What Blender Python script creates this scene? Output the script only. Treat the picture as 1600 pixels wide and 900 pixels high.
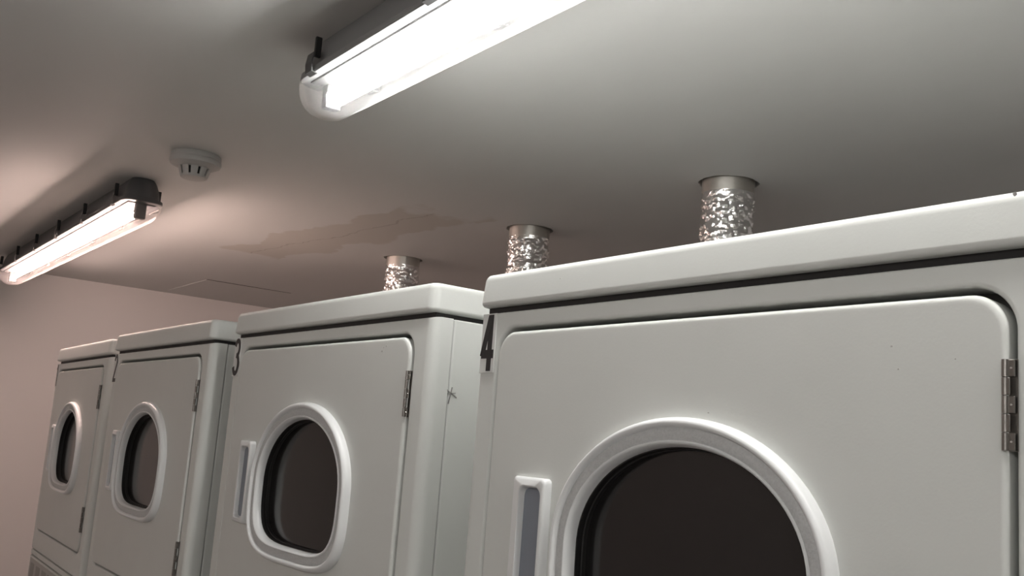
import bpy, bmesh, math, random
from mathutils import Vector, Matrix, noise

for o in list(bpy.data.objects):
    bpy.data.objects.remove(o)
scene = bpy.context.scene
COL = scene.collection
PI = math.pi

# ------------------------------------------------------------------ camera
TOP = 1.986                                   # height of the cabinets
cam_d = bpy.data.cameras.new('camera')
cam = bpy.data.objects.new('camera', cam_d)
COL.objects.link(cam)
yaw, pitch, roll = -0.95673, 0.15949, 0.07637
F = Vector((math.sin(yaw) * math.cos(pitch), math.cos(yaw) * math.cos(pitch), math.sin(pitch)))
Rt = Vector((math.cos(yaw), -math.sin(yaw), 0))
U0 = Rt.cross(F)
r_ = Rt * math.cos(roll) + U0 * math.sin(roll)
u_ = U0 * math.cos(roll) - Rt * math.sin(roll)
M = Matrix((r_, u_, -F)).transposed().to_4x4()
M.translation = Vector((0.37272, -0.65912, TOP - 0.20214))
cam.matrix_world = M
cam_d.sensor_fit = 'HORIZONTAL'
cam_d.sensor_width = 36
cam_d.lens = 1568.4 / 1600 * 36
cam_d.clip_start = 0.02
scene.camera = cam

# ------------------------------------------------------------------ world, exposure
world = bpy.data.worlds.new('world')
scene.world = world
world.use_nodes = True
world.node_tree.nodes['Background'].inputs[0].default_value = (0.02, 0.02, 0.02, 1)
scene.view_settings.view_transform = 'Standard'
scene.view_settings.look = 'None'
scene.view_settings.gamma = 1
scene.view_settings.use_curve_mapping = False
scene.view_settings.exposure = 0.585
TUBE_COOL = ((1.0, 0.985, 0.955), 28.5)          # colour, strength of the cool tube
TUBE_FILL = ((1.0, 0.985, 0.955), 33.0)        # unseen fitting added behind the camera to light the dryer fronts
TUBE_FILL_WARM = ((1.0, 0.86, 0.79), 7.5)  # second unseen fitting, added to fill the left dryer fronts
TUBE_WARM = ((1.0, 0.735, 0.66), 58.0)

# ------------------------------------------------------------------ materials
MATS = {}
def mat(name, col, rough=0.5, metal=0.0, bump=0.0, bscale=200.0, var=0.0, vscale=3.0, spec=0.5, coat=0.0, col2=None):
    m = bpy.data.materials.new(name)
    m.use_nodes = True
    nt = m.node_tree
    b = nt.nodes['Principled BSDF']
    b.inputs['Base Color'].default_value = (*col, 1)
    b.inputs['Roughness'].default_value = rough
    b.inputs['Metallic'].default_value = metal
    b.inputs['Specular IOR Level'].default_value = spec
    if coat:
        b.inputs['Coat Weight'].default_value = coat
        b.inputs['Coat Roughness'].default_value = 0.1
    tc = nt.nodes.new('ShaderNodeTexCoord')
    if bump:
        n = nt.nodes.new('ShaderNodeTexNoise')
        n.inputs['Scale'].default_value = bscale
        n.inputs['Detail'].default_value = 3
        nt.links.new(tc.outputs['Object'], n.inputs['Vector'])
        bp = nt.nodes.new('ShaderNodeBump')
        bp.inputs['Strength'].default_value = bump
        bp.inputs['Distance'].default_value = 0.001
        nt.links.new(n.outputs['Fac'], bp.inputs['Height'])
        nt.links.new(bp.outputs['Normal'], b.inputs['Normal'])
    if var:
        n = nt.nodes.new('ShaderNodeTexNoise')
        n.inputs['Scale'].default_value = vscale
        n.inputs['Detail'].default_value = 5
        nt.links.new(tc.outputs['Object'], n.inputs['Vector'])
        mx = nt.nodes.new('ShaderNodeMix')
        mx.data_type = 'RGBA'
        mx.inputs['A'].default_value = (*[c * (1 - var) for c in col], 1)
        mx.inputs['B'].default_value = (*(col2 or [min(1, c * (1 + var)) for c in col]), 1)
        nt.links.new(n.outputs['Fac'], mx.inputs['Factor'])
        nt.links.new(mx.outputs['Result'], b.inputs['Base Color'])
    MATS[name] = m
    return m

mat('enamel', (0.70, 0.715, 0.69), 0.42, bump=0.07, bscale=420, var=0.025, vscale=6, spec=0.4)
mat('enamel_door', (0.67, 0.68, 0.655), 0.45, bump=0.07, bscale=420, var=0.03, vscale=9, spec=0.4)
mat('white_plastic', (0.80, 0.81, 0.81), 0.32, spec=0.5)
mat('grained_plastic', (0.55, 0.555, 0.555), 0.6, bump=1.0, bscale=380, var=0.16, vscale=420)
mat('pocket_grey', (0.235, 0.255, 0.295), 0.35, spec=0.5, var=0.06, vscale=8)
mat('rubber_and_shade_black', (0.012, 0.011, 0.011), 0.6)  # rubber parts, and the gap shade painted under the lid
mat('recess_dark', (0.12, 0.12, 0.115), 0.55)
mat('hinge_metal', (0.25, 0.235, 0.22), 0.32, 1.0, var=0.2, vscale=60)
mat('screw_metal', (0.75, 0.74, 0.72), 0.25, 1.0)
mat('print_black', (0.012, 0.012, 0.013), 0.45)
mat('sticker', (0.70, 0.71, 0.69), 0.35)
mat('label_grey', (0.47, 0.46, 0.44), 0.5)
mat('joint_shade', (0.07, 0.065, 0.06), 0.7)
mat('label_dark', (0.31, 0.30, 0.285), 0.5)
mat('galvanised', (0.52, 0.50, 0.46), 0.42, 1.0, bump=0.3, bscale=40, var=0.2, vscale=20)
mat('foil', (0.88, 0.87, 0.86), 0.17, 1.0, bump=0.6, bscale=260)
mat('grey_base', (0.20, 0.20, 0.20), 0.5, var=0.05)
mat('dark_base', (0.075, 0.075, 0.077), 0.45, var=0.05)
mat('clip_dark', (0.07, 0.07, 0.07), 0.45)
mat('clip_black', (0.015, 0.015, 0.015), 0.4)
mat('tray_grey', (0.05, 0.05, 0.05), 0.6)
mat('detector_white', (0.42, 0.415, 0.40), 0.45)
mat('slot_black', (0.01, 0.01, 0.01), 0.6)
mat('wall_paint', (0.62, 0.60, 0.585), 0.7, bump=0.25, bscale=90, var=0.035, vscale=2.2)
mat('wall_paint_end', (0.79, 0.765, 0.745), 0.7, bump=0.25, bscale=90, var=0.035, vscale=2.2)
mat('floor_vinyl', (0.30, 0.29, 0.28), 0.45, var=0.12, vscale=25)
mat('scuff', (0.30, 0.29, 0.28), 0.6)
mat('speck', (0.44, 0.43, 0.41), 0.7)

def glass_pane():
    m = mat('smoked_glass', (0.013, 0.012, 0.012), 0.10, spec=0.65)
    nt = m.node_tree
    b = nt.nodes['Principled BSDF']
    tc = nt.nodes.new('ShaderNodeTexCoord')
    mp = nt.nodes.new('ShaderNodeMapping')
    mp.inputs['Scale'].default_value = (14, 14, 2.2)
    nt.links.new(tc.outputs['Object'], mp.inputs['Vector'])
    n = nt.nodes.new('ShaderNodeTexNoise')
    n.inputs['Scale'].default_value = 2.0
    n.inputs['Detail'].default_value = 4
    n.inputs['Distortion'].default_value = 1.2
    nt.links.new(mp.outputs['Vector'], n.inputs['Vector'])
    mr = nt.nodes.new('ShaderNodeMapRange')
    mr.inputs['To Min'].default_value = 0.05
    mr.inputs['To Max'].default_value = 0.22
    nt.links.new(n.outputs['Fac'], mr.inputs['Value'])
    nt.links.new(mr.outputs['Result'], b.inputs['Roughness'])
glass_pane()

def lens_mat(name, tint, clear, white):
    """prismatic / frosted polycarbonate: part clear, part diffusing"""
    m = bpy.data.materials.new(name)
    m.use_nodes = True
    nt = m.node_tree
    nt.nodes.clear()
    out = nt.nodes.new('ShaderNodeOutputMaterial')
    tr = nt.nodes.new('ShaderNodeBsdfTransparent')
    tr.inputs[0].default_value = (*tint, 1)
    tl = nt.nodes.new('ShaderNodeBsdfTranslucent')
    tl.inputs[0].default_value = (*white, 1)
    df = nt.nodes.new('ShaderNodeBsdfDiffuse')
    df.inputs[0].default_value = (*white, 1)
    gl = nt.nodes.new('ShaderNodeBsdfGlossy')
    gl.inputs['Roughness'].default_value = 0.12
    a = nt.nodes.new('ShaderNodeMixShader')
    a.inputs[0].default_value = 0.3
    nt.links.new(tl.outputs[0], a.inputs[1])
    nt.links.new(df.outputs[0], a.inputs[2])
    b = nt.nodes.new('ShaderNodeMixShader')
    b.inputs[0].default_value = clear
    nt.links.new(a.outputs[0], b.inputs[1])
    nt.links.new(tr.outputs[0], b.inputs[2])
    c = nt.nodes.new('ShaderNodeMixShader')
    c.inputs[0].default_value = 0.025
    nt.links.new(b.outputs[0], c.inputs[1])
    nt.links.new(gl.outputs[0], c.inputs[2])
    nt.links.new(c.outputs[0], out.inputs['Surface'])
    MATS[name] = m
lens_mat('lens_prismatic', (0.98, 0.98, 0.98), 0.962, (0.92, 0.92, 0.92))
lens_mat('lens_frosted', (0.98, 0.97, 0.96), 0.955, (0.94, 0.90, 0.88))
lens_mat('lens_end_clear', (0.95, 0.94, 0.93), 0.90, (0.85, 0.82, 0.80))

def emit_mat(name, col, s):
    m = bpy.data.materials.new(name)
    m.use_nodes = True
    nt = m.node_tree
    nt.nodes.clear()
    out = nt.nodes.new('ShaderNodeOutputMaterial')
    e = nt.nodes.new('ShaderNodeEmission')
    e.inputs[0].default_value = (*col, 1)
    e.inputs[1].default_value = s
    nt.links.new(e.outputs[0], out.inputs['Surface'])
    MATS[name] = m
emit_mat('tube_cool', *TUBE_COOL)
emit_mat('tube_warm', *TUBE_WARM)
emit_mat('tube_fill', *TUBE_FILL)
emit_mat('tube_fill_warm', *TUBE_FILL_WARM)

def ceiling_mat():
    m = mat('ceiling_paint', (0.60, 0.60, 0.585), 0.62, bump=0.18, bscale=70)
    nt = m.node_tree
    L = nt.links.new
    b = nt.nodes['Principled BSDF']
    tc = nt.nodes.new('ShaderNodeTexCoord')
    sp = nt.nodes.new('ShaderNodeSeparateXYZ')
    L(tc.outputs['Object'], sp.inputs[0])
    def math_(op, a, bb=None, clamp=False):
        n = nt.nodes.new('ShaderNodeMath')
        n.operation = op
        n.use_clamp = clamp
        for i, v in enumerate((a, bb)):
            if v is None:
                continue
            if isinstance(v, (int, float)):
                n.inputs[i].default_value = v
            else:
                L(v, n.inputs[i])
        return n.outputs[0]
    n1 = nt.nodes.new('ShaderNodeTexNoise')
    n1.inputs['Scale'].default_value = 7
    n1.inputs['Detail'].default_value = 6
    L(tc.outputs['Object'], n1.inputs['Vector'])
    nz = math_('SUBTRACT', n1.outputs['Fac'], 0.5)
    x, y = sp.outputs[0], sp.outputs[1]
    # brownish filler patch left by a repair, ragged outline
    v = math_('SUBTRACT', y, math_('ADD', math_('MULTIPLY', x, 0.085), 0.8343))
    va = math_('DIVIDE', math_('ABSOLUTE', math_('ADD', v, math_('MULTIPLY', nz, 0.22))), 0.115)
    ua = math_('DIVIDE', math_('ABSOLUTE', math_('ADD', math_('ADD', x, 2.408), math_('MULTIPLY', nz, 0.7))), 0.56)
    d = math_('MAXIMUM', ua, va)
    mask = math_('MULTIPLY', math_('SUBTRACT', 1.0, d), 9.0, True)
    # thin crack along the patch
    cr = math_('ABSOLUTE', math_('ADD', math_('ADD', v, 0.012), math_('MULTIPLY', nz, 0.11)))
    crack = math_('MULTIPLY', math_('MULTIPLY', math_('SUBTRACT', 0.004, cr), 300.0, True), mask)
    mpc = nt.nodes.new('ShaderNodeMapping')
    mpc.inputs['Scale'].default_value = (0.9, 3.5, 1)
    mpc.inputs['Rotation'].default_value = (0, 0, 0.5)
    L(tc.outputs['Object'], mpc.inputs['Vector'])
    n2 = nt.nodes.new('ShaderNodeTexNoise')
    n2.inputs['Scale'].default_value = 1.6
    n2.inputs['Detail'].default_value = 6
    L(mpc.outputs['Vector'], n2.inputs['Vector'])
    mx0 = nt.nodes.new('ShaderNodeMix')
    mx0.data_type = 'RGBA'
    mx0.inputs['A'].default_value = (0.575, 0.575, 0.56, 1)
    mx0.inputs['B'].default_value = (0.625, 0.625, 0.61, 1)
    L(n2.outputs['Fac'], mx0.inputs['Factor'])
    mx = nt.nodes.new('ShaderNodeMix')
    mx.data_type = 'RGBA'
    L(math_('MULTIPLY', mask, 0.6), mx.inputs['Factor'])
    L(mx0.outputs['Result'], mx.inputs['A'])
    mx.inputs['B'].default_value = (0.47, 0.435, 0.385, 1)
    mx2 = nt.nodes.new('ShaderNodeMix')
    mx2.data_type = 'RGBA'
    L(math_('MULTIPLY', crack, 0.55), mx2.inputs['Factor'])
    L(mx.outputs['Result'], mx2.inputs['A'])
    mx2.inputs['B'].default_value = (0.30, 0.27, 0.24, 1)
    L(mx2.outputs['Result'], b.inputs['Base Color'])
ceiling_mat()

# ------------------------------------------------------------------ helpers
def finish(me, angle=35, smooth=True):
    if smooth:
        me.polygons.foreach_set('use_smooth', [True] * len(me.polygons))
        me.set_sharp_from_angle(angle=math.radians(angle))

def make(name, verts, faces, m, parent=None, angle=35, smooth=True, wn=True):
    me = bpy.data.meshes.new(name)
    me.from_pydata([tuple(v) for v in verts], [], faces)
    bm = bmesh.new()
    bm.from_mesh(me)
    bmesh.ops.remove_doubles(bm, verts=bm.verts, dist=1e-6)
    bmesh.ops.recalc_face_normals(bm, faces=bm.faces)
    bm.to_mesh(me)
    bm.free()
    me.materials.append(MATS[m])
    finish(me, angle, smooth)
    o = bpy.data.objects.new(name, me)
    COL.objects.link(o)
    if parent:
        o.parent = parent
    if smooth and wn:
        w = o.modifiers.new('weighted_normal', 'WEIGHTED_NORMAL')
        w.keep_sharp = True
    return o

def loft(rings, cap0=False, cap1=False, closed=True):
    verts, faces = [], []
    n = len(rings[0])
    for r in rings:
        verts += [tuple(p) for p in r]
    for k in range(len(rings) - 1):
        for i in range(n if closed else n - 1):
            j = (i + 1) % n
            faces.append((k * n + i, k * n + j, (k + 1) * n + j, (k + 1) * n + i))
    if cap0:
        faces.append(tuple(range(n)))
    if cap1:
        faces.append(tuple(range((len(rings) - 1) * n, len(rings) * n)))
    return verts, faces

def rr(a0, a1, b0, b1, r, k=23):
    """rounded rectangle, 4*(k+1) points, from the right-upper corner counter-clockwise"""
    pts = []
    for cx, cy, s in ((a1 - r, b1 - r, 0), (a0 + r, b1 - r, 90), (a0 + r, b0 + r, 180), (a1 - r, b0 + r, 270)):
        for j in range(k + 1):
            t = math.radians(s + 90 * j / k)
            pts.append((cx + r * math.cos(t), cy + r * math.sin(t)))
    return pts

def xz(pts, y):
    return [(p[0], y, p[1]) for p in pts]

def xy(pts, z):
    return [(p[0], p[1], z) for p in pts]

def box(x0, x1, y0, y1, z0, z1, bev=0.0, seg=2):
    bm = bmesh.new()
    bmesh.ops.create_cube(bm, size=1)
    for v in bm.verts:
        v.co = Vector(((x0 + x1) / 2 + v.co.x * (x1 - x0), (y0 + y1) / 2 + v.co.y * (y1 - y0), (z0 + z1) / 2 + v.co.z * (z1 - z0)))
    if bev:
        bmesh.ops.bevel(bm, geom=bm.edges[:], offset=bev, segments=seg, profile=0.5, affect='EDGES')
    bm.verts.index_update()
    vs = [v.co.copy() for v in bm.verts]
    fs = [tuple(v.index for v in f.verts) for f in bm.faces]
    bm.free()
    return vs, fs

def cyl(c0, c1, r0, r1=None, n=24, caps=True):
    c0, c1 = Vector(c0), Vector(c1)
    r1 = r0 if r1 is None else r1
    d = (c1 - c0).normalized()
    a = d.orthogonal().normalized()
    b = d.cross(a)
    rings = []
    for c, r in ((c0, r0), (c1, r1)):
        rings.append([c + (a * math.cos(2 * PI * i / n) + b * math.sin(2 * PI * i / n)) * r for i in range(n)])
    return loft(rings, caps, caps)

def merge(*parts):
    vs, fs = [], []
    for v, f in parts:
        o = len(vs)
        vs += list(v)
        fs += [tuple(i + o for i in q) for q in f]
    return vs, fs

def empty(name, loc, rz=0.0):
    o = bpy.data.objects.new(name, None)
    o.empty_display_size = 0.1
    COL.objects.link(o)
    o.location = loc
    o.rotation_euler = (0, 0, rz)
    return o

def tag(o, label, cat, group=None):
    o['label'] = label
    o['category'] = cat
    if group:
        o['group'] = group
    return o

def struct(name, vs, fs, m, label):
    o = make(name, vs, fs, m, wn=False, smooth=False)
    o['kind'] = 'structure'
    o['label'] = label
    return o

def copy_tree(o, parent=None):
    c = o.copy()
    COL.objects.link(c)
    c.parent = parent
    for ch in list(o.children):
        copy_tree(ch, c)
    return c

# ------------------------------------------------------------------ room shell
ZC = TOP + 0.40
X0, X1, Y0, Y1 = -4.3578, 2.3, -2.55, 1.62
HOLES = [(-2.5489, 0.9467), (-1.8211, 0.9321), (-1.0865, 0.9196), (-0.3122, 0.9128)]
HR = 0.0645

def ceiling():
    """slab with four ragged round holes for the ducts, each hole with its own depth"""
    random.seed(4)
    T = 0.10
    vs, fs = [], []
    xs = [X0 - 0.12] + [h[0] + s * 0.15 for h in HOLES for s in (-1, 1)] + [X1 + 0.12]
    ya, yb = 0.78, 1.08
    def quad(x0, x1, y0, y1, z):
        o = len(vs)
        vs.extend([(x0, y0, z), (x1, y0, z), (x1, y1, z), (x0, y1, z)])
        fs.append((o, o + 1, o + 2, o + 3))
    for i in range(len(xs) - 1):
        quad(xs[i], xs[i + 1], Y0 - 0.12, ya, ZC)
        quad(xs[i], xs[i + 1], yb, Y1 + 0.12, ZC)
        if i % 2 == 0:
            quad(xs[i], xs[i + 1], ya, yb, ZC)
    for hi, (hx, hy) in enumerate(HOLES):
        k = 11
        sq = rr(xs[1 + 2 * hi], xs[2 + 2 * hi], ya, yb, 0.0001, k)
        n = len(sq)
        hole = []
        for i in range(n):
            t = math.radians(45) - PI / 4 + 2 * PI * (i + 0.5) / n
            rad = HR * (1 + 0.05 * noise.noise(Vector((math.cos(t) * 2.2, math.sin(t) * 2.2, hi * 7.3))) + 0.03 * noise.noise(Vector((math.cos(t) * 7, math.sin(t) * 7, hi * 3.3))))
            hole.append((hx + rad * math.cos(t), hy + rad * math.sin(t)))
        v, f = loft([xy(sq, ZC), xy(hole, ZC), xy(hole, ZC + T)], False, True)
        o = len(vs)
        vs.extend(v)
        fs.extend([tuple(q + o for q in g) for g in f])
    v, f = box(X0 - 0.12, X1 + 0.12, Y0 - 0.12, Y1 + 0.12, ZC + T + 0.001, ZC + T + 0.03)
    o = len(vs)
    vs.extend(v)
    fs.extend([tuple(q + o for q in g) for g in f])
    me = bpy.data.meshes.new('ceiling')
    me.from_pydata(vs, [], fs)
    me.materials.append(MATS['ceiling_paint'])
    c = bpy.data.objects.new('ceiling', me)
    COL.objects.link(c)
    c['kind'] = 'structure'
    c['label'] = 'grey-white painted ceiling with a stained repair patch and round duct holes'
ceiling()
struct('floor', *box(X0 - 0.12, X1 + 0.12, Y0 - 0.12, Y1 + 0.12, -0.1, 0), 'floor_vinyl', 'plain grey floor')
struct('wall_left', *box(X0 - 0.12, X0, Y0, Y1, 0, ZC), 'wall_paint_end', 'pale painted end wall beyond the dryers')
struct('wall_right', *box(X1, X1 + 0.12, Y0, Y1, 0, ZC), 'wall_paint', 'pale painted wall')
struct('wall_back', *box(X0 - 0.12, X1 + 0.12, Y1, Y1 + 0.12, 0, ZC), 'wall_paint', 'pale painted wall behind the dryers')
struct('wall_front', *box(X0 - 0.12, X1 + 0.12, Y0 - 0.12, Y0, 0, ZC), 'wall_paint', 'pale painted wall facing the dryers')

# access panel: thin square board in the ceiling near the end wall
ap = empty('access_panel', (-3.9949, 0.8741, ZC))
tag(ap, 'thin painted access panel set in the ceiling beside the end wall', 'panel')
make('board', *box(-0.26, 0.255, -0.19, 0.19, -0.0015, 0.002, 0.0005), 'ceiling_paint', ap)
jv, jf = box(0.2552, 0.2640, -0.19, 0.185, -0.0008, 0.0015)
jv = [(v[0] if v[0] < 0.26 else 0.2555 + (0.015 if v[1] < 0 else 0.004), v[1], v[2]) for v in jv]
make('joint_shade_strip', jv, jf, 'joint_shade', ap, smooth=False)  # dark strip painted as the shade in the panel's near joint

# ------------------------------------------------------------------ dryers
W2 = 0.3415
WIN_Z = -0.290
def win(d, n=96, bot=4.0):
    """window outline grown by d: elliptical top, squarer bottom"""
    A, BT, BB = 0.142 + d, 0.102 + d, 0.096 + d
    pts = []
    for i in range(n):
        t = 2 * PI * (i + 0.5) / n
        c, s = abs(math.cos(t)), abs(math.sin(t))
        if math.sin(t) >= 0:
            rad = 1 / math.sqrt((c / A) ** 2 + (s / BT) ** 2)
        else:
            rad = 1 / ((c / A) ** bot + (s / BB) ** bot) ** (1 / bot)
        pts.append((rad * math.cos(t), WIN_Z + rad * math.sin(t)))
    return pts

DX0, DX1, DZ0, DZ1 = -0.2950, 0.2935, -0.5375, -0.0710
DY = -0.003                                     # front of the door

def glyph(ch, h, w, t):
    """flat numeral strokes (x, z), bold condensed"""
    def stroke(path, th):
        vs, fs = [], []
        for i, p in enumerate(path):
            a = Vector(path[max(i - 1, 0)])
            b = Vector(path[min(i + 1, len(path) - 1)])
            d = (b - a).normalized()
            n = Vector((-d.y, d.x))
            vs += [Vector(p) + n * th / 2, Vector(p) - n * th / 2]
            if i:
                fs.append((2 * i - 2, 2 * i - 1, 2 * i + 1, 2 * i))
        return vs, fs
    def arc(cx, cy, rx, ry, a0, a1, n=16):
        return [(cx + rx * math.cos(math.radians(a0 + (a1 - a0) * i / n)), cy + ry * math.sin(math.radians(a0 + (a1 - a0) * i / n))) for i in range(n + 1)]
    if ch == '4':
        return [stroke([(0.66 * w, 0), (0.66 * w, h)], t),
                stroke([(0, 0.30 * h), (w, 0.30 * h)], t * 1.15),
                stroke([(0.06 * w, 0.26 * h), (0.60 * w, 0.985 * h)], t * 0.95)]
    if ch == '3':
        return [stroke(arc(0.45 * w, 0.745 * h, 0.42 * w, 0.205 * h, 165, -85) + [(0.36 * w, 0.54 * h)], t),
                stroke([(0.36 * w, 0.54 * h)] + arc(0.45 * w, 0.29 * h, 0.46 * w, 0.245 * h, 85, -165), t)]
    if ch == '2':
        return [stroke(arc(0.48 * w, 0.735 * h, 0.42 * w, 0.215 * h, 170, -25) + [(0.10 * w, 0.06 * h)], t),
                stroke([(0.0, 0.055 * h), (w, 0.055 * h)], t)]
    return [stroke([(0.6 * w, 0), (0.6 * w, h)], t), stroke([(0.62 * w, 0.96 * h), (0.12 * w, 0.78 * h)], t * 0.8)]

def numeral(ch, parent):
    st = make('number_sticker', *box(-0.3325, -0.3052, -0.0012, 0.0002, -0.1172, -0.0475, 0.0003, 1), 'sticker', parent)
    st['label'] = 'small pale sticker with a bold black ' + ch
    vs, fs = [], []
    for k, (v, f) in enumerate(glyph(ch, 0.066, 0.0235, 0.0088)):
        o = len(vs)
        vs += [(-0.3305 + p.x, -0.0015 - 0.00008 * k, -0.1150 + p.y) for p in v]
        fs += [tuple(i + o for i in q) for q in f]
    # give the film a thickness
    n = len(vs)
    edges = {}
    for q in fs:
        for i in range(4):
            e = (q[i], q[(i + 1) % 4])
            edges[tuple(sorted(e))] = edges.get(tuple(sorted(e)), 0) + 1
    vs2 = vs + [(v[0], -0.0009, v[2]) for v in vs]
    fs2 = list(fs) + [tuple(i + n for i in q) for q in fs]
    fs2 += [(a, b, b + n, a + n) for (a, b), c in edges.items() if c == 1]
    make('numeral', vs2, fs2, 'print_black', st, smooth=False)

def make_dryer():
    root = empty('stacked_dryer', (0, 0, 0))
    E = 'enamel'
    # lid ------------------------------------------------------------
    LY = -0.0045
    prof = [(0.010, -0.0395), (0.006, -0.0395), (0.002, -0.0383), (0.0004, -0.0360), (0.0, -0.0335),
            (0.0020, -0.0085), (0.0027, -0.0055), (0.0038, -0.0030), (0.0056, -0.0010), (0.0084, -0.0001), (0.013, 0.0)]
    rings = []
    for d, z in prof:
        rings.append(xy(rr(-W2 - 0.0010 + d, W2 + 0.0010 - d, LY + d, 0.712 - d, max(0.0145 - d * 0.6, 0.004), 9), z))
    make('lid', *loft(rings, True, True), E, root, 40)
    # black strip standing in for the gap shadow under the lid
    make('gap_shade_strip', *box(-W2 + 0.008, W2 - 0.008, 0.0075, 0.70, -0.050, -0.037), 'rubber_and_shade_black', root, smooth=False)
    # cabinet behind the front panel ----------------------------------
    prof = [(0.002, -0.046), (0.0, -0.048), (0.0, -1.970), (0.002, -1.972)]
    rings = [xy(rr(-W2 + 0.001 + d, W2 - 0.001 - d, 0.0325 + d, 0.710 - d, 0.004, 5), z) for d, z in prof]
    make('cabinet', *loft(rings, True, True), E, root)
    # feet
    for sx in (-1, 1):
        for y in (0.07, 0.64):
            make('foot', *cyl((sx * 0.29, y, -1.9861), (sx * 0.29, y, -1.969), 0.022, 0.016), 'rubber_and_shade_black', root)
    # front panel with a rounded recess for the door ------------------
    rings = []
    zt, zb = -0.0455, -0.5985
    R = 0.0155
    rings.append(xz(rr(-W2, W2, zb, zt, 0.0012), 0.0310))
    for j in range(9):
        t = PI / 2 * j / 8
        ix = R * (1 - math.cos(t))
        iz = 0.0035 * (1 - math.cos(t))
        rings.append(xz(rr(-W2 + ix, W2 - ix, zb + iz, zt - iz, 0.0012 + iz), R * (1 - math.sin(t))))
    g = 0.0085
    hx0, hx1, hz0, hz1, hr = DX0 - g, DX1 + g - 0.001, DZ0 - 0.007, DZ1 + 0.0085, 0.034
    for d, y in ((-0.0012, 0.0), (0.0, 0.0002), (0.0016, 0.0012), (0.0026, 0.0032), (0.0030, 0.006), (0.0030, 0.030)):
        rings.append(xz(rr(hx0 + d, hx1 - d, hz0 + d, hz1 - d, hr - d * 0.6), y))
    fp = make('front_panel', *loft(rings, False, False), E, root, 40)
    make('recess_plate', *loft([xz(rr(hx0, hx1, hz0, hz1, hr, 8), 0.0295), xz(rr(hx0, hx1, hz0, hz1, hr, 8), 0.0318)], True, True), 'recess_dark', root, smooth=False)
    # trim strip, control panel, lower panel ---------------------------
    def front_slab(name, z0, z1, m, yb=0.031, r=R, parent=root):
        rings = [xz(rr(-W2, W2, z0, z1, 0.001, 4), yb)]
        for j in range(7):
            t = PI / 2 * j / 6
            ix = r * (1 - math.cos(t))
            iz = 0.0015 * (1 - math.cos(t))
            rings.append(xz(rr(-W2 + ix, W2 - ix, z0 + iz, z1 - iz, 0.001 + iz, 4), r * (1 - math.sin(t))))
        return make(name, *loft(rings, True, True), m, parent, 40)
    front_slab('trim_strip', -0.6145, -0.6005, E)
    cp = front_slab('control_panel', -0.790, -0.6175, E)
    lb = make('instruction_label', *box(-0.318, 0.318, -0.0006, 0.001, -0.782, -0.624, 0.0002, 1), 'label_grey', cp)
    lb['label'] = 'grey printed instruction label'
    random.seed(11)
    for k in range(7):
        x = -0.30 + k * 0.088
        make('printed_block', *box(x, x + 0.045 + 0.02 * random.random(), -0.0009, 0.0, -0.690, -0.636, 0.0, 1), 'label_dark', lb, smooth=False)
    front_slab('lower_panel', -1.950, -0.793, E)
    make('backing', *box(-W2 + 0.004, W2 - 0.004, 0.020, 0.0322, -1.95, -0.59), 'rubber_and_shade_black', root, smooth=False)
    # door -------------------------------------------------------------
    rings = [xz(rr(DX0 + 0.001, DX1 - 0.001, DZ0 + 0.001, DZ1 - 0.001, 0.026), 0.020)]
    for j in range(7):
        t = PI / 2 * j / 6
        d = 0.0045 * (1 - math.cos(t))
        rings.append(xz(rr(DX0 + d, DX1 - d, DZ0 + d, DZ1 - d, 0.027 - d * 0.5), DY + 0.0045 * (1 - math.sin(t))))
    rings.append(xz(rr(DX0 + 0.0065, DX1 - 0.0065, DZ0 + 0.0065, DZ1 - 0.0065, 0.024), DY))
    rings.append(xz(win(0.020), DY))
    rings.append(xz(win(0.020), 0.020))
    door = make('door', *loft(rings), 'enamel_door', root, 40)
    # window ring: bead, grained band, lip, black inner wall, glass
    def sweep(name, prof, m, parent):
        return make(name, *loft([xz(win(d), y) for d, y in prof]), m, parent, 50, wn=False)
    bead = [(0.0255, -0.001), (0.0255, -0.0070), (0.0252, -0.0095), (0.0244, -0.0122), (0.0228, -0.0146), (0.0206, -0.0158),
            (0.0188, -0.0154), (0.0174, -0.0140), (0.0166, -0.0112), (0.0161, -0.0104)]
    ring = sweep('window_ring', bead, 'white_plastic', door)
    sweep('grained_band', [(0.0162, -0.0104), (0.0157, -0.0110), (0.0105, -0.0114), (0.0050, -0.0112), (0.0046, -0.0108)], 'grained_plastic', ring)
    sweep('inner_lip', [(0.0048, -0.0108), (0.0044, -0.0122), (0.0036, -0.0129), (0.0026, -0.0126), (0.0014, -0.0110), (-0.0006, -0.0060), (-0.0012, 0.0005)], 'white_plastic', ring)
    sweep('gasket', [(-0.0010, -0.0005), (-0.0022, -0.0002), (-0.0026, 0.004), (-0.0022, 0.0065), (-0.0036, 0.0072), (-0.0040, 0.0130)], 'rubber_and_shade_black', ring)
    gl = make('glass', *loft([xz(win(0.004), 0.0115), xz(win(0.004), 0.0155)], True, True), 'smoked_glass', door, smooth=False)
    gl['label'] = 'dark glossy window glass'
    # handle: raised frame round a grey finger pocket -------------------
    hx0, hx1, hz0, hz1 = -0.2440, -0.1815, -0.3670, -0.2300
    def hy(x, y):                                   # frame fades into the door on its left
        f = min(1.0, max(0.0, (x - hx0) / 0.022))
        return DY + (y - DY) * (0.30 + 0.70 * f)
    def ring_h(d, y, r):
        return [(p[0], hy(p[0], y), p[1]) for p in rr(hx0 + d, hx1 - d, hz0 + d, hz1 - d, r, 9)]
    def ring_p(d, y, r, flat=False):
        return [(p[0], y if flat else hy(p[0], y), p[1]) for p in rr(hx0 + 0.0175 + d, hx1 - 0.0075 - d, hz0 + 0.009 + d, hz1 - 0.010 - d, r, 9)]
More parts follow.
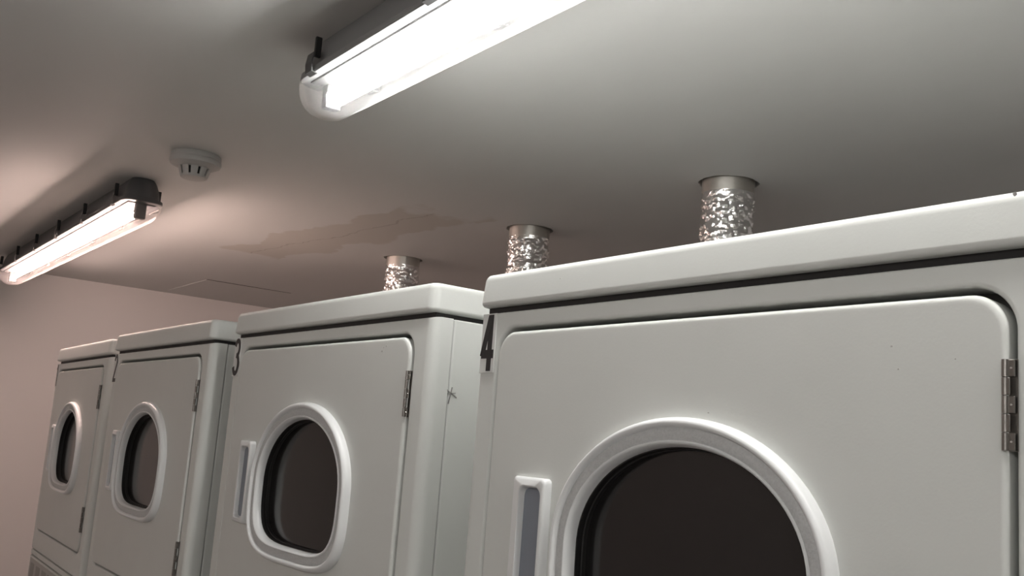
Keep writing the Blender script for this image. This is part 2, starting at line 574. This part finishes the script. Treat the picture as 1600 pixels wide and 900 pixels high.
    rings = [ring_h(0, DY + 0.001, 0.006), ring_h(0, -0.0078, 0.006), ring_h(0.0006, -0.0108, 0.006), ring_h(0.0018, -0.0122, 0.006), ring_h(0.0034, -0.0128, 0.006),
             ring_p(-0.0018, -0.0128, 0.011), ring_p(-0.0006, -0.0122, 0.010), ring_p(0.0002, -0.0106, 0.0095), ring_p(0.0010, DY - 0.0004, 0.009, True)]
    hd = make('handle', *loft(rings), 'white_plastic', door, 45)
    make('finger_pocket', *loft([ring_p(-0.001, DY - 0.0006, 0.010, True), ring_p(-0.001, DY + 0.0005, 0.010, True)], True, True), 'pocket_grey', hd, smooth=False)
    # hinges -----------------------------------------------------------
    for (za, zb) in ((-0.1790, -0.1173), (-0.4875, -0.4245)):
        hx = 0.2930
        h = make('hinge', *box(hx - 0.001, hx + 0.0070, 0.0005, 0.0020, za, zb, 0.0003, 1), 'hinge_metal', root)
        n = 5
        L = (zb - za) / n
        for k in range(n):
            b = za + k * L
            make('knuckle', *cyl((hx, -0.0035, b + 0.0003), (hx, -0.0035, b + L - 0.0003), 0.0023, n=16), 'hinge_metal', h, 40)
            if k % 2 == 0:
                make('leaf', *box(hx + 0.0008, hx + 0.0060, -0.0030, -0.0012, b + 0.0004, b + L - 0.0004, 0.0003, 1), 'hinge_metal', h)
                make('screw', *cyl((hx + 0.0040, -0.0036, b + L / 2), (hx + 0.0040, -0.0028, b + L / 2), 0.0008, 0.0011, 10), 'screw_metal', h)
            else:
                make('leaf', *box(hx - 0.0006, hx + 0.0036, -0.0050, -0.0034, b + 0.0004, b + L - 0.0004, 0.0004, 1), 'hinge_metal', h)
    return root

DRY = [(-2.63208, 0.0, 0.0, -0.02401), (-1.86708, -0.01452, 0.00366, 0.00592),
       (-1.09483, 0.00619, 0.00934, 0.02154), (-0.27748, 0.00261, 0.00093, 0.01710)]
LAB = ['pale grey stacked dryer standing last in the row, next to the end wall',
       'pale grey stacked dryer standing second from the end wall',
       'pale grey stacked dryer with a bold black 3 and a scratched side',
       'pale grey stacked dryer with a bold black 4 on a pale sticker']
proto = make_dryer()
dryers = [proto] + [copy_tree(proto) for _ in range(3)]
for i, d in enumerate(dryers):
    x, y, dz, th = DRY[i]
    d.location = (x, y, TOP + dz)
    d.rotation_euler = (0, 0, th)
    tag(d, LAB[i], 'dryer', 'stacked dryers in a row')
    # adjustable feet reach down to the floor
    for ch in d.children:
        if ch.name.startswith('foot'):
            ch.location.z -= dz
    numeral(str(i + 1), d)

def blot(name, cx, cz, r, y, parent, seed, sx=1.0, m='scuff'):
    random.seed(seed)
    n = 12
    a = [(cx + r * sx * math.cos(2 * PI * i / n) * (0.6 + 0.5 * random.random()), cz + r * math.sin(2 * PI * i / n) * (0.6 + 0.5 * random.random())) for i in range(n)]
    make(name, *loft([xz(a, y), xz(a, y + 0.0006)], True, True), m, parent, smooth=False)
blot('scuff', 0.3005, -0.0035, 0.0016, -0.0042, dryers[3], 3)

for k, (i, x, z, r) in enumerate(((2, 0.218, -0.0892, 0.0016), (2, 0.2292, -0.0823, 0.0012), (2, 0.222, -0.0842, 0.0009), (3, 0.2071, -0.1055, 0.0008),
                                  (3, 0.2132, -0.1228, 0.0007), (3, 0.2575, -0.1164, 0.0006), (3, 0.0289, -0.1579, 0.0007), (3, -0.1881, -0.0182, 0.0006))):
    blot('speck', x, z, r, -0.0055 if z > -0.03 else DY - 0.0003, dryers[i], 20 + k, 1.3, 'speck')

def side_scuff(parent):
    vs, fs = [], []
    for (y0, z0, y1, z1, t) in ((0.030, -0.140, 0.046, -0.149, 0.0012), (0.038, -0.136, 0.034, -0.158, 0.0010), (0.033, -0.145, 0.044, -0.143, 0.0009)):
        o = len(vs)
        d = Vector((y1 - y0, z1 - z0)).normalized()
        n = Vector((-d.y, d.x)) * t / 2
        for xx in (0.3400, 0.3418):
            vs += [(xx, y0 + n.x, z0 + n.y), (xx, y0 - n.x, z0 - n.y), (xx, y1 - n.x, z1 - n.y), (xx, y1 + n.x, z1 + n.y)]
        fs += [(o, o + 1, o + 2, o + 3), (o + 4, o + 5, o + 6, o + 7)] + [(o + i, o + (i + 1) % 4, o + 4 + (i + 1) % 4, o + 4 + i) for i in range(4)]
    make('scratch', vs, fs, 'scuff', parent, smooth=False)
side_scuff(dryers[2])

# ------------------------------------------------------------------ foil ducts
def duct(i, hx, hy, label):
    dz = DRY[i][2]
    root = empty('foil_duct', (hx, hy, ZC))
    tag(root, label, 'duct', 'foil exhaust ducts rising into the ceiling')
    r = 0.0558
    # smooth sleeve at the ceiling
    rings = []
    n = 48
    for z, rad in ((0.085, r - 0.001), (0.0, r), (-0.018, r + 0.0005), (-0.031, r), (-0.0315, r - 0.003)):
        rings.append([(rad * math.cos(2 * PI * k / n), rad * math.sin(2 * PI * k / n), z + (0.004 * math.sin(4 * PI * k / n + i) if z < -0.03 else 0)) for k in range(n)])
    make('sleeve', *loft(rings), 'galvanised', root, 50, wn=False)
    # crinkled foil hose: straight down behind the cabinet, then a bend into its back
    zb = -0.70
    R = 0.13
    yback = DRY[i][1] + 0.7135 + DRY[i][3] * (hx - DRY[i][0]) - hy
    path = []
    s = 0.0
    z = -0.026
    while z > zb:
        path.append((Vector((0, 0, z)), Vector((0, 0, -1))))
        z -= 0.0032 if z > -0.34 else 0.011
    for k in range(1, 13):
        t = PI / 2 * k / 12
        path.append((Vector((0, -R * (1 - math.cos(t)), zb - R * math.sin(t))), Vector((0, -math.sin(t), -math.cos(t)))))
    yy = -R
    while yy > yback:
        yy = max(yback, yy - 0.012)
        path.append((Vector((0, yy, zb - R)), Vector((0, -1, 0))))
    n = 100
    rings = []
    ex = Vector((1, 0, 0))
    for c, d in path:
        b = d.cross(ex)
        ring = []
        for k in range(n):
            a = 2 * PI * k / n
            q = ex * math.cos(a) + b * math.sin(a)
            p = c + q * r
            sd = Vector((i * 9.1, i * 3.7, 0))
            f = noise.voronoi(p * 62 + sd)[0]
            h = 0.0052 * (f[1] - f[0]) + 0.0030 * noise.noise(p * 38 + sd) + 0.0030 * abs(noise.noise(p * 115 + sd)) - 0.0018
            fade = min(1, max(0, (-c.z - 0.022) / 0.02))
            ring.append(c + q * (r + 0.0005 + (h - 0.0005) * fade))
        rings.append(ring)
    make('foil_hose', *loft(rings), 'foil', root, 18, wn=False)
DL = ['crumpled silver foil duct into the ceiling, first duct from the end wall',
      'crumpled silver foil duct into the ceiling, second duct from the end wall',
      'crumpled silver foil duct into the ceiling, third duct from the end wall',
      'crumpled silver foil duct into the ceiling, fourth duct from the end wall']
for i, (hx, hy) in enumerate(HOLES):
    duct(i, hx, hy, DL[i])

# ------------------------------------------------------------------ batten lights
def batten(name, xn, xf, yc, clips, lens, end, tube, label, tr, basem):
    """xn/xf: the two ends along X; origin on the ceiling at the middle"""
    xm = (xn + xf) / 2
    root = empty(name, (xm, yc, ZC))
    tag(root, label, 'light', 'batten lights on the ceiling')
    hl = abs(xf - xn) / 2
    rings = []
    for d, z, r in ((0.024, 0.0005, 0.026), (0.021, -0.003, 0.027), (0.0165, -0.012, 0.028), (0.0125, -0.024, 0.030), (0.0095, -0.038, 0.031), (0.0080, -0.050, 0.032), (0.0065, -0.0532, 0.033),
                    (0.0005, -0.0545, 0.036), (0.0, -0.0625, 0.036), (0.0015, -0.064, 0.036)):
        rings.append(xy(rr(-hl + d, hl - d, -0.0510 + d, 0.0510 - d, r, 11), z))
    base = make('base', *loft(rings, True, True), basem, root, 30)
    # lens: ribbed trough with rounded ends
    m = 168
    zr = -0.0625
    xs = []
    ne = 10
    for k in range(ne + 1):
        t = PI / 2 * k / ne
        xs.append((-hl + 0.0045 + 0.034 * (1 - math.sin(t)), max(0.0, math.cos(t))))
    prof = []
    for j in range(m + 1):
        a = PI * j / m
        c, s = math.cos(a), math.sin(a)
        p = 2.45
        rad = 1 / ((abs(c) / 0.0455) ** p + (abs(s) / 0.0515) ** p) ** (1 / p)
        prof.append((rad * c, -rad * s, c, s))
    secs = []
    for k in range(ne + 1):
        t = PI / 2 * k / ne
        secs.append((-hl + 0.0048 + 0.034 * (1 - math.sin(t)), math.cos(t), 0.0))
    secs = secs[::-1]            # from the tip inwards
    # tip has t=pi/2 (collapsed): keep a flat-ended rounded tip
    def sec(x, sh, rib):
        out = []
        kx = 1 - 0.16 * sh ** 2
        kz = 1 - 0.42 * sh ** 2
        for j, (py, pz, c, s) in enumerate(prof):
            w = rib * 0.00055 * (1 if j % 4 < 2 else -1) * (1 if 8 < j < m - 8 else 0)
            out.append((x, (py + c * w) * kx, zr + (pz - s * w) * kz))
        return out
    left = []
    for k in range(ne + 1):
        t = PI / 2 * k / ne
        left.append((-hl + 0.0048 + 0.030 * (1 - math.cos(t)), 1 - math.sin(t)))
    body = [sec(-hl + 0.0352, 0.0, 1)] + [sec(-hl + 0.0352 + (2 * hl - 0.0704) * q / 8, 0.0, 1) for q in range(1, 9)]
    lo = make('lens', *loft(body, closed=False), lens, root, 20, smooth=False)
    for sgn in (-1, 1):
        rg = [[(sgn * -1 * p[0], p[1], p[2]) for p in sec(x, sh, 0)] for x, sh in left + [(-hl + 0.0353, 0.0)]]
        v, f = loft(rg, closed=False)
        f.append(tuple(range(m + 1)))
        make('lens_end', v, f, end, lo, 50, wn=False)
    # reflector tray, lampholders, tube
    make('tray', *box(-hl + 0.03, hl - 0.03, -0.034, 0.034, -0.0660, -0.0632, 0.001, 1), 'tray_grey', root, smooth=False)
    zt = -0.086
    for sgn in (-1, 1):
        xa = sgn * (hl - 0.030)
        make('lampholder', *box(min(xa, xa - sgn * 0.018), max(xa, xa - sgn * 0.018), -0.0135, 0.0135, zt - 0.017, -0.0640, 0.003), 'clip_dark', root)
    tb = make('tube', *cyl((-hl + 0.050, 0, zt), (hl - 0.050, 0, zt), tr, n=24), tube, root, 40)
    # toggle clips along both rims
    for cx in clips:
        for sy in (-1, 1):
            x = cx - xm
            yy = sy * 0.0520
            path = [(yy - sy * 0.0075, -0.030), (yy + sy * 0.003, -0.036), (yy + sy * 0.0055, -0.052), (yy + sy * 0.0040, -0.0665), (yy - sy * 0.0045, -0.0690)]
            vs = []
            w = 0.011
            t = 0.0022
            rg = []
            for k, (py, pz) in enumerate(path):
                rg.append([(x - w, py, pz), (x + w, py, pz), (x + w, py + sy * t, pz - t * 0.3), (x - w, py + sy * t, pz - t * 0.3)])
            cl = make('clip', *loft(rg, True, True), 'clip_dark', root, smooth=False)
            make('clip_lever', *box(x + w + 0.001, x + w + 0.006, min(yy + sy * 0.006, yy - sy * 0.004), max(yy + sy * 0.006, yy - sy * 0.004), -0.046, -0.014, 0.001, 1), 'clip_black', cl, smooth=False)
    return root

batten('batten_light', -1.0690, 0.745, -0.0405, [-0.9946 + 0.345 * k for k in range(6)], 'lens_prismatic', 'lens_end_clear', 'tube_cool',
       'lit cool white ribbed batten light above the dryers numbered 3 and 4', 0.0145, 'grey_base')
batten('batten_light', -2.1512, -3.9755, -0.0096, [-2.2479 - 0.332 * k for k in range(6)], 'lens_frosted', 'lens_end_clear', 'tube_warm',
       'lit warm pinkish batten light near the end wall', 0.008, 'dark_base')

batten('batten_light', -3.0, -1.13, -1.70, [-2.935 + 0.345 * k for k in range(6)], 'lens_prismatic', 'lens_end_clear', 'tube_fill_warm',  # this and the next fitting are unseen, added to brighten the dryers
       'added unseen warm fill light over the aisle towards the end wall', 0.019, 'grey_base')
batten('batten_light', 0.05, 1.92, -1.70, [0.115 + 0.345 * k for k in range(6)], 'lens_prismatic', 'lens_end_clear', 'tube_fill',  # unseen fitting, added to light the dryer fronts
       'added unseen fill light over the aisle facing the dryers', 0.019, 'grey_base')

# ------------------------------------------------------------------ smoke detector
def detector():
    root = empty('smoke_detector', (-1.8511, 0.0098, ZC))
    tag(root, 'round off-white smoke detector on the ceiling between the batten lights', 'smoke detector')
    n = 64
    def turn(prof):
        return loft([[(r * math.cos(2 * PI * k / n), r * math.sin(2 * PI * k / n), z) for k in range(n)] for r, z in prof], True, True)
    make('mounting_base', *turn([(0.054, 0.001), (0.0555, -0.004), (0.0555, -0.010), (0.0545, -0.012)]), 'detector_white', root, wn=False)
    make('head', *turn([(0.0520, -0.011), (0.0565, -0.013), (0.0570, -0.018), (0.0545, -0.024), (0.0450, -0.0285), (0.0360, -0.031)]), 'detector_white', root, wn=False)
    # chamber: inner dark core, ribs, cap
    make('chamber', *turn([(0.0290, -0.029), (0.0255, -0.050)]), 'slot_black', root, wn=False)
    make('cap', *turn([(0.0290, -0.0475), (0.0298, -0.0495), (0.0290, -0.0525), (0.0250, -0.0545)]), 'detector_white', root, wn=False)
    k = 10
    for q in range(k):
        a0 = 2 * PI * (q + 0.13) / k
        a1 = 2 * PI * (q + 0.87) / k
        rg = []
        for j in range(7):
            a = a0 + (a1 - a0) * j / 6
            c, s = math.cos(a), math.sin(a)
            rg.append([(0.0365 * c, 0.0365 * s, -0.029), (0.0300 * c, 0.0300 * s, -0.0500), (0.0270 * c, 0.0270 * s, -0.0500), (0.0330 * c, 0.0330 * s, -0.029)])
        make('rib', *loft(rg, True, True), 'detector_white', root, wn=False)
detector()
